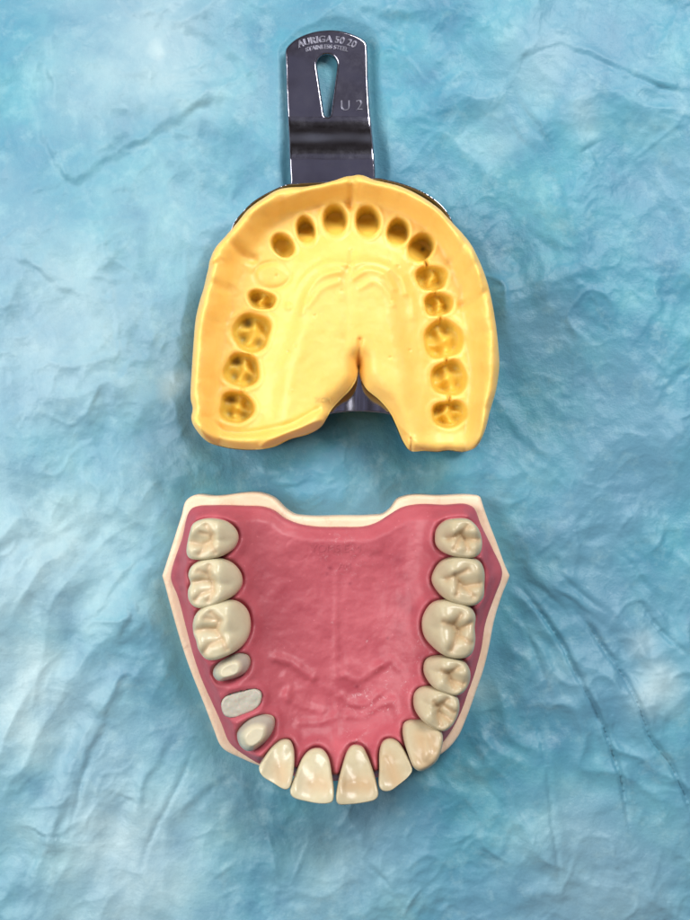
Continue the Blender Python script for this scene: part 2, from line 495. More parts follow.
# handle: flat grip, step down, neck that joins the tray front wall
HZ = 18.0
def zh(py):
    return HZ + 13 * np.clip((py - 117) / 42 - .11 * np.sin(2 * np.pi * np.clip((py - 117) / 42, 0, 1)), 0, 1)
def Wh(pts):
    return np.array([W(p, zh(p[1])) for p in pts])
HAN = [(285.5, 60), (285.5, 50), (287.5, 46), (296, 38.5), (308, 33), (322, 30), (338, 30), (352, 33.5), (363, 39), (366.5, 43), (367.5, 52), (368.2, 80),
       (370, 110), (371.2, 122), (373.5, 145), (375, 165), (375.5, 180), (375.5, 190), (291, 190), (290.3, 180), (289.5, 165), (289, 145), (287.8, 122), (286.5, 95)]
han_out = Wh(spline(HAN, 10, alpha=.5))
KEY = []
for a in np.linspace(math.radians(-12), math.radians(192), 26):
    KEY.append((327 + 10.2 * math.cos(a), 64.5 - 10.5 * math.sin(a)))
for a in np.linspace(math.radians(192), math.radians(348), 14):
    KEY.append((327.3 + 3.4 * math.cos(a), 113 - 3.4 * math.sin(a)))
key_out = Wh(np.array(KEY))
def h_han(X):
    # plan y -> photo y by fixed point iteration
    py = CY - X[:, 1] * D / (D - 40)
    for _ in range(6):
        py = CY - X[:, 1] * D / (D - zh(py))
    z = zh(py)
    px = CX + X[:, 0] * D / (D - z)
    # pressed rim along both long edges
    return z
V, F, n = grid_solid([han_out, key_out], h_han, .8, lambda X, z: z - 5.5, rings=[], round_r=1.9)
handle = link_mesh('handle', V, F, M_steel.m, imp_root)

def lettering(name, text, size, mat, parent, place, depth=.5, bold=.0, spacing=1.0, bev=.28):
    """text turned into a relief mesh; place(u, v) maps the centred text plane to x, y, z in units"""
    cu = bpy.data.curves.new(name, 'FONT')
    cu.body = text; cu.size = size; cu.align_x = 'CENTER'; cu.align_y = 'CENTER'
    cu.extrude = depth; cu.offset = bold; cu.space_character = spacing; cu.resolution_u = 3
    cu.bevel_depth = bev; cu.bevel_resolution = 1
    o = bpy.data.objects.new(name + '_tmp', cu); C.objects.link(o)
    dg = bpy.context.evaluated_depsgraph_get(); dg.update()
    me = bpy.data.meshes.new_from_object(o.evaluated_get(dg))
    bpy.data.objects.remove(o)
    P = np.array([v.co[:] for v in me.vertices])
    x, y, z = place(P[:, 0], P[:, 1])
    F = [tuple(p.vertices) for p in me.polygons]
    bpy.data.meshes.remove(me)
    return link_mesh(name, np.column_stack([x, y, z + P[:, 2]]), F, mat, parent, smooth=False)

def on_handle_arc(R, cy0):
    def f(u, v):
        a = u / R
        w = W(np.stack([327 + (R + v) * np.sin(a), cy0 + R - (R + v) * np.cos(a)], 1), HZ)
        return w[:, 0], w[:, 1], HZ
    return f
M_stamp = Mat('stamped_steel')
M_stamp.set(Metallic=1.0, Roughness=.30, Base_Color=(.23, .23, .28, 1))
lettering('engraved_lettering', 'AURIGA 50 20', 9.5, M_stamp.m, handle, on_handle_arc(75, 39.5), .5, .0, 1.02, .45)
lettering('engraved_lettering', 'STAINLESS STEEL', 6, M_stamp.m, handle, on_handle_arc(72, 47), .35, .0, .95, .3)
def on_handle_flat(px0, py0):
    def f(u, v):
        w = W(np.stack([px0 + u, py0 - v], 1), HZ); return w[:, 0], w[:, 1], HZ
    return f
lettering('engraved_size_mark', 'U', 15, M_stamp.m, handle, on_handle_flat(345.5, 106), .2, -.3, 1, .3)
lettering('engraved_size_mark', '2', 15, M_stamp.m, handle, on_handle_flat(359.5, 105.5), .2, -.3, 1, .3)

# ---------------------------------------------------------------- jaw model
model = thing('dental_model', 'pink and cream upper jaw model with ivory teeth and one tooth missing', 'dental model', 337, 640)
BASE = [(190.5, 496.8), (215, 496.5), (268, 495.5), (273, 498), (287, 511), (294, 515), (304, 516.5), (340, 516.5), (372, 516), (384, 514.5), (391, 509), (399, 499), (404, 497),
        (440, 496), (478, 496), (480.2, 496.4), (481, 498.5), (484, 508), (497, 543), (508.8, 573.5), (509.8, 575.5), (509.2, 577.5), (503, 593), (494, 622), (489, 648), (483, 672), (476, 692), (467, 717), (458, 737), (446, 751),
        (425, 762), (390, 772), (345, 776), (300, 773), (262, 767), (240, 758), (222, 748), (213, 728), (203, 702), (196, 685), (189, 667), (180, 640), (170, 605), (162.8, 578.5), (162, 576), (162.8, 573.5), (172, 545), (181, 517), (187, 499.5)]
base_out = W(spline(BASE, 6, alpha=1.0), 32)
GUM = [(191, 509), (196, 507), (212, 506), (245, 506.5), (263, 507.5), (273, 511), (284, 519), (296, 524), (310, 527), (340, 528), (366, 527), (378, 523), (390, 515.5), (403, 508), (418, 505),
       (445, 505.5), (468, 505), (474, 508), (481, 524), (493.5, 550), (503, 573), (502.6, 578), (496, 596), (486, 625), (482, 650), (476, 672), (469, 692), (460, 716), (450, 734), (438, 748), (420, 762),
       (390, 775), (345, 781), (300, 778), (268, 768), (246, 757), (229, 744), (220.5, 724), (210.5, 702), (201, 681), (193, 658), (185.5, 630), (177, 598), (169.8, 578), (170.5, 572), (181, 540)]
gum_out = W(spline(GUM, 6, alpha=.8), 48)
def h_base(X):
    return 32 + fbm(X[:, 0], X[:, 1], 30, 71, 3) * .5
V, F, n = grid_solid([base_out], h_base, 2.2, 1.5, rings=[(22, .3), (2, .6)], round_r=2.2)
link_mesh('base', V, F, M_cream.m, model)

k8 = (150, 640); k6 = (150, 480); k7 = (330, 480); k9 = (330, 640)
TEETH = [
 ('molar', k6, [(131,268),(132,235),(143,190),(155,160),(190,144),(235,143),(275,155),(305,185),(313,215),(300,250),(265,275),(215,288),(170,291),(140,284)],
   [[(205,165),(226,198),(218,228),(238,262)],[(222,222),(190,236),(152,228)],[(224,200),(185,192)],[(205,240),(180,268)]], 180, M_tooth, 'ivory molar at the left rear corner with chipped looking fissures'),
 ('molar', k6, [(136,402),(144,378),(137,345),(150,315),(190,292),(240,287),(290,305),(322,345),(327,385),(305,420),(270,440),(210,463),(165,464),(140,440)],
   [[(215,312),(208,345),(225,372),(230,405),(212,438)],[(225,370),(190,365),(148,372)],[(215,343),(178,330)],[(228,400),(188,410),(165,435)]], 180, M_tooth, None),
 ('molar', k6, [(155,560),(153,525),(165,490),(200,460),(260,443),(310,447),(345,480),(358,530),(350,580),(325,615),(280,640),(225,657),(195,648),(174,615),(166,585)],
   [[(222,482),(255,510),(238,542),(262,580),(280,612)],[(240,545),(200,540),(162,548)],[(262,580),(215,598),(190,635)],[(250,512),(205,500)]], 180, M_tooth, None),
 ('premolar', k8, [(221,140),(224,118),(242,95),(280,72),(320,60),(346,70),(355,95),(345,125),(318,145),(280,157),(240,162)],
   [[(268,112),(292,106),(306,118)]], 200, M_prep, 'small short premolar with grey abraded rim'),
 ('canine', k8, [(310,360),(330,325),(365,298),(410,289),(440,300),(445,325),(435,360),(405,395),(370,418),(345,420),(320,400)],
   [], 215, M_prep, 'small rounded canine with grey abraded rim'),
 ('incisor', k8, [(395,465),(410,440),(445,398),(475,380),(503,382),(518,410),(522,450),(518,500),(506,536),(492,541),(450,520),(408,492)],
   [[(470,470),(478,500)]], 250, M_tooth, None),
 ('incisor', k8, [(508,545),(525,500),(555,440),(585,415),(620,414),(645,440),(660,500),(668,560),(662,586),(635,593),(570,585),(517,567)],
   [[(590,525),(610,520),(630,530)]], 265, M_tooth, None),
 ('incisor', k9, [(22,580),(28,530),(45,470),(65,418),(85,400),(118,406),(135,432),(155,480),(172,535),(176,562),(166,577),(120,590),(60,596),(30,594)],
   [[(60,530),(95,525),(135,528)]], 272, M_toothw, None),
 ('incisor', k9, [(178,530),(180,480),(182,420),(195,387),(220,376),(248,385),(270,410),(290,445),(299,473),(286,495),(250,525),(215,547),(190,545)],
   [[(212,440),(225,480),(235,505)]], 292, M_toothw, None),
 ('canine', k9, [(268,345),(275,320),(300,308),(350,308),(395,325),(410,350),(407,390),(395,430),(365,465),(330,479),(305,465),(285,420),(272,380)],
   [[(330,360),(335,400),(330,440)],[(365,360),(372,400),(350,440)]], 310, M_toothw, 'warm ivory pointed canine'),
 ('premolar', k9, [(308,240),(315,205),(345,183),(390,182),(430,192),(465,215),(472,250),(462,290),(440,320),(415,334),(375,322),(335,295),(315,270)],
   [[(378,225),(400,250),(395,278),(402,305)],[(395,240),(428,218)],[(400,270),(438,292)],[(415,240),(450,262)]], 335, M_toothw, None),
 ('premolar', k9, [(346,115),(355,85),(390,67),(440,68),(490,85),(510,115),(510,155),(490,190),(460,204),(415,195),(370,170),(350,140)],
   [[(408,112),(435,125),(440,152),(452,172)],[(435,122),(465,102)],[(440,150),(485,162)]], 345, M_toothw, None),
 ('molar', k7, [(340,530),(350,490),(375,455),(410,441),(460,445),(510,465),(530,495),(528,540),(530,590),(515,635),(480,650),(430,645),(380,615),(350,580)],
   [[(412,515),(450,528),(472,552),(452,590),(440,618)],[(470,545),(512,520)],[(465,565),(515,592)],[(450,528),(475,488)]], 0, M_toothw, None),
 ('molar', k7, [(376,370),(385,335),(410,300),(450,283),(500,283),(545,298),(562,330),(563,390),(558,430),(530,455),(490,457),(430,440),(395,410)],
   [[(425,360),(455,345),(472,375),(500,398),(520,420)],[(458,348),(500,325)],[(470,375),(460,415)],[(490,388),(545,378)]], 0, M_toothw, None),
 ('molar', k7, [(388,215),(395,180),(425,150),(465,142),(505,145),(535,170),(552,205),(555,240),(545,270),(515,284),(460,280),(410,262),(392,240)],
   [[(430,215),(472,196),(494,216),(500,250)],[(475,195),(500,168)],[(495,215),(540,218)],[(470,215),(450,250)]], 0, M_toothw, None),
]
FILL = crop([(258,245),(262,220),(290,197),(340,184),(385,181),(403,195),(402,225),(385,250),(340,272),(295,284),(270,275)], *k8)
tooth_polys = []
ZT = {'molar': 104, 'premolar': 102, 'canine': 102, 'incisor': 102}
for kind, org, pts, gr, ang, mat, lab in TEETH:
    P = spline(crop(pts, *org), 6); tooth_polys.append(P)
arch_pts = [P.mean(0) for P in tooth_polys]
arch_pts = arch_pts[:4] + [np.mean(FILL, 0)] + arch_pts[4:]
arch_pts = [np.array(a) for a in arch_pts]
arch_in = [a.copy() for a in arch_pts]
arch_line_px = np.array([arch_pts[0] + [6, -40]] + arch_pts + [arch_pts[-1] + [-2, -40]])
arch_m = W(spline(arch_line_px, 6, closed=False), 70)
tp_world = [W(P, 88) for P in tooth_polys]
fill_w = W(spline(FILL, 6), 74)
inner_poly = np.concatenate([arch_m, ])
PW = {}
def h_gum(X):
    x, y = X[:, 0], X[:, 1]
    d = seg_dist(X, gum_out, True)[0]
    a = seg_dist(X, arch_m, False)[0]
    ins = inside(X, inner_poly)
    py = CY - y / ((D - 60) / D); px = CX + x / ((D - 60) / D)
    wi = np.where(ins, 34, 26)
    ridge = np.exp(-(a / wi) ** 2.6)
    z = 50 + 24 * ridge
    # palate sinks slightly in the middle, flattened rear
    z -= 6 * sst(30, 80, np.where(ins, a, 0)) * sst(520, 600, py) + 0
    z -= 10 * sst(545, 508, py) * ridge
    z += 3 * sst(560, 530, py) * sst(60, 30, np.abs(px - 340))
    # raised cuff round every tooth, shallow cleft right at its foot
    for P in tp_world:
        c = P.mean(0); m = np.hypot(x - c[0], y - c[1]) < 55
        if not m.any(): continue
        s, _ = sdf(X[m], P)
        z[m] += 3.0 * gs(s - 5, 4.5) - 5 * gs(s + .5, 2.2)
    s, _ = sdf(X, fill_w)
    z += 2.2 * gs(s - 3.5, 3.5); z = np.where(s < 0, z - 6, z)
    # midline and palatal folds
    z += 1.1 * gs(pl([(337, 560), (336, 640), (337, 700), (338, 752)], 50, X), 3.5) * sst(540, 600, py)
    for P, A, w in (([(276, 657), (288, 661), (300, 669), (312, 678)], 4.2, 3.6), ([(286, 694), (292, 700), (304, 706), (322, 712)], 2.6, 3.2),
                    ([(300, 690), (316, 686), (330, 690)], 1.6, 4), ([(300, 722), (318, 722), (332, 718)], 2.2, 3.2), ([(285, 676), (289, 686), (288, 696)], 2.2, 3),
                    ([(344, 676), (356, 680), (368, 676), (380, 666)], 2.4, 3), ([(342, 696), (352, 704), (366, 704), (378, 694)], 2.8, 3),
                    ([(348, 716), (362, 716), (378, 706), (392, 700)], 2.6, 3.4), ([(380, 664), (392, 660), (398, 668)], 2.2, 3.4), ([(350, 664), (362, 670), (374, 668)], 2.0, 4),
                    ([(352, 742), (358, 735), (366, 730)], 1.0, 1.4)):
        z += .85 * A * gs(pl(P, 48, X) , w * 1.35)
    z += fbm(x, y, 46, 31, 3) * 1.6 + fbm(x, y, 11, 35, 3) * .45
    # pressed circle near the rear left
    q = np.hypot(px - 297, py - 550)
    z -= .3 * gs(q - 12, 1.2)
    edge = sst(0, 15, d)
    z = 36 + (z - 36) * (0.40 + .60 * edge)
    pw = np.zeros(len(X))
    for (u, v, r, k) in ((365, 703, 16, .9), (388, 704, 12, 1), (356, 738, 12, .7), (408, 684, 10, .8), (345, 556, 22, .55), (420, 640, 12, .6), (424, 660, 10, .7), (386, 675, 12, .6), (352, 770, 14, .3)):
        pw = np.maximum(pw, k * gs(np.hypot(px - u, py - v), r))
    dt = np.zeros(len(X))
    for (u, v, r, k) in ((357, 689, 1.6, .6), (330, 569, 2.2, .5), (327, 575, 1.6, .4), (350, 585, 1.8, .4), (318, 740, 1.2, .4), (176, 577, 7, .35), (388, 640, 1.4, .5), (180, 600, 10, .25), (403, 578, 6, .2), (398, 560, 7, .3), (404, 600, 9, .3), (400, 630, 8, .22), (412, 610, 6, .3), (262, 570, 8, .12), (420, 655, 5, .3), (352, 786, 3, .5), (338, 782, 2.5, .7), (300, 776, 2, .5), (385, 778, 2, .5), (176, 560, 5, .4), (180, 590, 4, .4)):
        dt = np.maximum(dt, k * gs(np.hypot(px - u, py - v), r))
    rs = np.random.RandomState(5)
    for _ in range(60):
        u, v = rs.uniform(240, 440), rs.uniform(520, 770); pw = np.maximum(pw, rs.uniform(.3, 1.2) * gs(np.hypot(px - u, py - v), rs.uniform(.7, 1.4)))
    PW['powder'] = pw; PW['dirt'] = dt
    return z
V, F, n = grid_solid([gum_out], h_gum, 1.0, 30, rings=[(36, .5)], round_r=3.5)
pw = np.zeros(len(V)); dt = np.zeros(len(V)); pw[:n] = PW['powder']; dt[:n] = PW['dirt']
gum = link_mesh('gum', V, F, M_pink.m, model, attrs={'powder': pw, 'dirt': dt})

def relief(base, px0, py0, zc, sx=1):
    def f(u, v):
        w = W(np.stack([px0 + sx * u, py0 - v], 1), zc)
        return w[:, 0], w[:, 1], base(w)
    return f
lettering('embossed_lettering', 'YOM5 E-M', 11, M_pink.m, gum, relief(h_gum, 336, 549, 52), .05, 0, 1, .22)
lettering('embossed_lettering', 'AM', 9, M_pink.m, gum, relief(h_gum, 345, 567, 52), .0, 0, 1, .22)
lettering('pressed_lettering', 'MOX', 7, M_yel.m, [c for c in imp_root.children if c.name.startswith('impression')][0], relief(h_imp, 323, 400, 97, -1), .15, 0, 1, .2)

# ---------------------------------------------------------------- teeth
def make_tooth(kind, P, grooves, ang, mat, label, idx, prep=False):
    z_ref = 97
    O = W(P, z_ref)
    c = 0.5 * (O.max(0) + O.min(0)) * .5 + O.mean(0) * .5
    # resample by angle
    NT = 132
    th = np.linspace(0, 2 * np.pi, NT, endpoint=False)
    rel = O - c; pa = np.arctan2(rel[:, 1], rel[:, 0]); pr = np.hypot(rel[:, 0], rel[:, 1])
    o = np.argsort(pa); pa = pa[o]; pr = pr[o]
    r = np.interp(th, np.r_[pa - 2 * np.pi, pa, pa + 2 * np.pi], np.r_[pr, pr, pr])
    B = np.array([math.cos(math.radians(ang)), math.sin(math.radians(ang))])   # towards the cheek/lip
    T = np.array([-B[1], B[0]])
    ru = np.abs((O - c) @ B).max(); rv = np.abs((O - c) @ T).max()
    NR = 40
    ss = 1 - (1 - np.linspace(0, 1, NR + 1)[1:]) ** 1.5
    G = [W(np.array(g), z_ref) for g in grooves]
    top = ZT[kind]
    dirs = np.stack([np.cos(th), np.sin(th)], 1)
    cu_ = dirs @ B                                    # + on cheek side
    def topz(X, s, cu):
        u = ((X - c) @ B) / ru; v = ((X - c) @ T) / rv
        if kind == 'incisor':
            z = 78 + (top - 78) * sst(-1.0, .75, u)
            z -= 4.5 * gs(u - .15, .5) * gs(v, .55)                 # lingual fossa
            z += 1.6 * gs(np.abs(v) - .75, .2) * sst(.9, .2, u)    # marginal ridges
            z += 2.0 * gs(np.hypot(u + .62, v), .38)                # cingulum
            s0 = np.where(cu > 0, .93, .80); R = np.where(cu > 0, 4.0, 5.0)
        elif kind == 'canine' and not prep:
            z = 80 + (top - 80) * sst(-1.1, .45, u)
            z += 2.5 * gs(v, .3) * sst(-1, .6, u) - 1.5 * gs(u, .5) * gs(np.abs(v) - .45, .22)
            z -= 6 * sst(.5, 1.0, u)
            s0 = np.full_like(cu, .78); R = np.full_like(cu, 7.0)
        elif prep:
            q = np.hypot(u / .72, v / .72)
            z = 74 + 18 * sst(1.15, .42, s) + 1.6 * gs(np.hypot(u - .25, v - .35), .5) + 1.0 * gs(np.hypot(u - .2, v + .4), .4)
            z = z - 2 * gs(u, .3) * 0
            s0 = np.full_like(cu, .9); R = np.full_like(cu, 3.0)
        else:
            k = 1.0 if kind == 'molar' else .85
            z = top + k * (4.5 * (gs(np.hypot(u - .52, v - .42), .34) + gs(np.hypot(u - .52, v + .42), .34))
                 + 5.5 * (gs(np.hypot(u + .12, v - .36), .36) + .9 * gs(np.hypot(u + .12, v + .40), .34)) - 4.5)
            z -= 4.5 * gs(np.hypot((u - .22) * 1.2, v * .9), .42)
            z -= 15 * sst(-.22, -1.05, u) ** 1.1
            z -= 3 * sst(.6, 1.0, u)
            z -= 1.6 * gs(v - .05, .16) * sst(.05, -.25, u) * sst(-1.0, -.5, u)
            s0 = .80 - .10 * sst(.2, -1, cu); R = 7 + 2 * sst(.2, -1, cu)
        f = np.zeros(len(X))
        for g in G:
            dd = seg_dist(X, g, False)[0]
            if kind in ('molar', 'premolar') and not prep:
                z -= 1.0 * gs(dd, 1.9) * sst(1.0, .85, s) + 2.6 * gs(dd, 4.4)
                f = np.maximum(f, (.42 * gs(dd, 2.6) + .16 * gs(dd, 6)) * sst(1.0, .8, s))
            elif kind == 'incisor' or kind == 'canine':
                z -= 1.0 * gs(dd, 3); f = np.maximum(f, .55 * gs(dd, 8))
            else:
                z -= .8 * gs(dd, 3); f = np.maximum(f, .0 * dd)
        if prep: f = np.maximum(f, sst(.62, .86, s + .10 * (-cu)) * .8)
        t = np.clip((s - s0) / (1 - s0), 0, 1)
        z = z - R * (1 - np.sqrt(np.maximum(1 - t * t, 0)))
        z += fbm(X[:, 0], X[:, 1], 9, 50 + idx, 2) * .2
        return z, f
    V = []; A = []
    z0, f0 = topz(c[None], np.zeros(1), np.zeros(1))
    V.append([c[0], c[1], z0[0]]); A.append(f0[0])
    for s in ss:
        X = c + dirs * (r * s)[:, None]
        z, f = topz(X, np.full(NT, s), cu_)
        V += np.column_stack([X, z]).tolist(); A += f.tolist()
    zr = np.array(V[-NT:])[:, 2]
    zb = 60.0
    if kind == 'incisor':
        # lip-side face leans back towards the gum
        prof = [(.12, 1.0), (.3, .995), (.5, .97), (.75, .90), (1, .78)]
    elif prep: prof = [(.25, 1.02), (.6, 1.04), (1, .98)]
    else: prof = [(.10, 1.012), (.25, 1.018), (.45, 1.0), (.7, .93), (1, .84)]
    for k, sc in prof:
        scv = np.full(NT, sc)
        X = c + dirs * (r * scv)[:, None]
        zz = zr + (zb - zr) * k
        V += np.column_stack([X, zz]).tolist(); A += [0.0] * NT
    F = [(0, 1 + j, 1 + (j + 1) % NT) for j in range(NT)]
    nr = len(ss) + len(prof)
    for i in range(nr - 1):
        a = 1 + i * NT; b = a + NT
        for j in range(NT):
            j2 = (j + 1) % NT
            F.append((a + j, b + j, b + j2, a + j2))
    last = 1 + (nr - 1) * NT
    F.append(tuple(last + j for j in range(NT - 1, -1, -1)))
    ob = link_mesh(kind, V, F, mat.m, model, attrs={'fissure': np.array(A)})
    if label: ob['label'] = label
    return ob
for i, (kind, org, pts, gr, ang, mat, lab) in enumerate(TEETH):
    make_tooth(kind, tooth_polys[i], [crop(g, *org) for g in gr], ang, mat, lab, i, prep=mat is M_prep)

# filler plug where the tooth is missing
V, F, n = grid_solid([fill_w], lambda X: 73.0 + fbm(X[:, 0], X[:, 1], 8, 91, 3) * .6, 1.0, 50, rings=[], round_r=1.5)
o = link_mesh('socket_plug', V, F, M_fill.m, model)
o['label'] = 'flat greyish white plug filling the gap of a missing tooth'
for root in (imp_root, model):
    bpy.context.view_layer.update()
    reparent(root)

# ---------------------------------------------------------------- drape
LINES = [([(516, 600), (530, 640), (548, 690), (556, 720)], 2.5),
         ([(600, 540), (628, 560), (650, 590), (672, 604)], 3),
         ([(576, 600), (600, 640), (626, 668), (650, 690)], 3),
         ([(530, 700), (545, 760), (552, 830), (560, 900)], 2.5),
         ([(640, 760), (654, 800), (662, 850)], 2.5),
         ([(470, 770), (500, 800), (520, 850)], 2.5),
         ([(190, 500), (160, 556), (146, 600)], 3),
         ([(200, 730), (180, 780), (150, 840), (140, 880)], 2.5),
         ([(100, 730), (84, 780), (70, 840)], 3),
         ([(508, 573), (528, 596), (545, 618), (560, 642), (576, 674), (590, 700), (604, 730), (616, 765), (622, 788), (630, 840)], 7),
         ([(562, 597), (585, 622), (606, 652), (622, 674), (636, 702), (650, 738), (668, 762), (686, 800), (700, 840)], 7),
         ([(622, 572), (640, 603), (656, 625), (676, 645), (704, 668)], 4.5),
         ([(512, 572), (540, 588), (560, 605), (575, 622)], 3.5),
         ([(548, 558), (572, 585), (598, 606), (620, 620)], 4),
         ([(560, 640), (590, 690), (608, 730)], 2),
         ([(500, 90), (518, 64), (545, 46), (572, 42)], 3),
         ([(590, 62), (618, 72), (640, 82), (662, 92), (700, 94)], 3.5),
         ([(522, 118), (540, 138), (556, 160)], 3),
         ([(515, 124), (530, 146), (545, 172)], 2.5),
         ([(556, 136), (570, 150), (586, 150), (600, 144), (610, 160)], 3.5),
         ([(592, 240), (596, 258), (604, 278)], 3.5),
         ([(0, 870), (14, 894), (30, 912)], 2.5),
         ([(345, 840), (380, 874), (420, 905)], 2.5),
         ([(110, 660), (128, 625), (140, 606)], 3),
         ([(48, 720), (66, 700), (78, 680)], 3),
         ([(150, 545), (168, 512), (184, 488)], 3),
         ([(440, 520), (500, 560), (560, 560)], 1.5)]
def drape():
    st = 1.7
    xs = np.arange(-540, 541, st); ys = np.arange(-680, 681, st)
    GX, GY = np.meshgrid(xs, ys); x = GX.ravel(); y = GY.ravel()
    X = np.stack([x, y], 1)
    px = x + CX; py = CY - y
    f1 = fbm(x, y, 120, 101, 3); f2 = fbm(x, y, 120, 111, 3)
    wx = x + 30 * f1; wy = y + 30 * f2
    ux = x + 9 * fbm(x, y, 70, 301, 2); uy = y + 9 * fbm(x, y, 70, 311, 2)
    z = 7 * fbm(wx, wy, 260, 121, 2)
    rd = lambda sc, sd, wx=wx, wy=wy: 1 - np.abs(perlin(wx / sc, wy / sc, sd)) * 2.0
    def facet(sc, sd, a=0.0, st_=1.0):
        """crumpled-sheet facets: cones round scattered points, sharp crests between"""
        X0 = (ux * math.cos(a) + uy * math.sin(a)) / sc; Y0 = (-ux * math.sin(a) + uy * math.cos(a)) / (sc * st_)
        r = np.random.RandomState(sd); J = r.rand(64, 64, 2)
        xi = np.floor(X0).astype(int); yi = np.floor(Y0).astype(int); b = np.full(len(X0), 9.0)
        for di in (-1, 0, 1):
            for dj in (-1, 0, 1):
                jj = J[(xi + di) & 63, (yi + dj) & 63]
                b = np.minimum(b, np.hypot(xi + di + jj[:, 0] - X0, yi + dj + jj[:, 1] - Y0))
        return b
    am = .45 + .55 * np.clip(fbm(x, y, 160, 131, 2) + .3, 0, 1.3)
    am2 = .3 + .9 * np.clip(fbm(x, y, 120, 133, 2) + .3, 0, 1.3)
    z += am * 4.5 * rd(120, 141) + am * 2.2 * rd(60, 151)
    z += 13 * facet(120, 3, .5, 1.5) + am2 * 6.5 * facet(58, 5, 1.0, 1.4) + am * 2.7 * facet(27, 8, .2, 1.3) + am2 * 1.1 * facet(13, 11)
    z += 2.2 * np.clip(fbm(x, y, 130, 137, 2) + .1, 0, 1) * facet(19, 21, .9, 2.2)
    z += am * .5 * rd(24, 161, ux, uy)
    # fine hard creases
    z += am2 * 1.9 * np.exp(-np.abs(perlin(ux / 78, uy / 78, 401)) / .045) * sst(-.2, .3, fbm(x, y, 60, 402, 2))
    z += am * 1.2 * np.exp(-np.abs(perlin(ux / 41, uy / 41, 411)) / .07) * sst(-.1, .4, fbm(x, y, 50, 412, 2))
    z += .7 * np.exp(-np.abs(perlin(x / 24, y / 24, 421)) / .10) * sst(0, .4, fbm(x, y, 70, 422, 2))
    # pulled folds running down the left and the lower right
    ca, sa = math.cos(math.radians(62)), math.sin(math.radians(62))
    vx = x + 12 * f1; vy = y + 12 * f2
    al = vx * ca + vy * sa; ac = -vx * sa + vy * ca
    wl = sst(330, 40, px) * sst(420, 620, py)
    z += wl * 7.0 * (1 - 2 * np.abs(perlin(al / 300, ac / 44, 181)) ) * (.6 + .5 * fbm(x, y, 90, 183, 2))
    ca, sa = math.cos(math.radians(-55)), math.sin(math.radians(-55))
    al = wx * ca + wy * sa; ac = -wx * sa + wy * ca
    wl = sst(430, 560, px) * sst(480, 600, py)
    z += wl * 4.2 * (1 - 2 * np.abs(perlin(al / 240, ac / 40, 191)))
    def crease(P, a, w, side=.6, line=False):
        nonlocal z
        L = spline(P, 6, closed=False); L = np.stack([L[:, 0] - CX, CY - L[:, 1]], 1)
        m = (x > L[:, 0].min() - 6 * w) & (x < L[:, 0].max() + 6 * w) & (y > L[:, 1].min() - 6 * w) & (y < L[:, 1].max() + 6 * w)
        if not m.any(): return
        wb = .9 if line else 3.5
        Xm = X[m] + np.stack([wb * fbm(x[m], y[m], 22, 205, 2), wb * fbm(x[m], y[m], 22, 215, 2)], 1)
        d, q = seg_dist(Xm, L, False)
        dv = Xm - q
        sgn = np.sign(dv[:, 0] * .35 + dv[:, 1])
        ends = np.minimum(np.hypot(*(q - L[0]).T), np.hypot(*(q - L[-1]).T))
        tap = sst(0, 45, ends) * (.75 + .5 * fbm(x[m], y[m], 40, 225, 2))
        if line:
            tap = sst(0, 60, ends)
            z[m] += a * tap * (.55 * gs(d, 9) * np.where(sgn > 0, 1.0, .35) - .8 * gs(d, 3.1))
            return
        ds = np.sqrt(d * d + 2.6 ** 2) - 2.6
        z[m] += .62 * a * tap * (np.where(sgn > 0, np.exp(-ds / (w * 1.7)), np.exp(-ds / (w * .55))) - .35 * gs(d - w * .9, w * .6) * (sgn < 0))

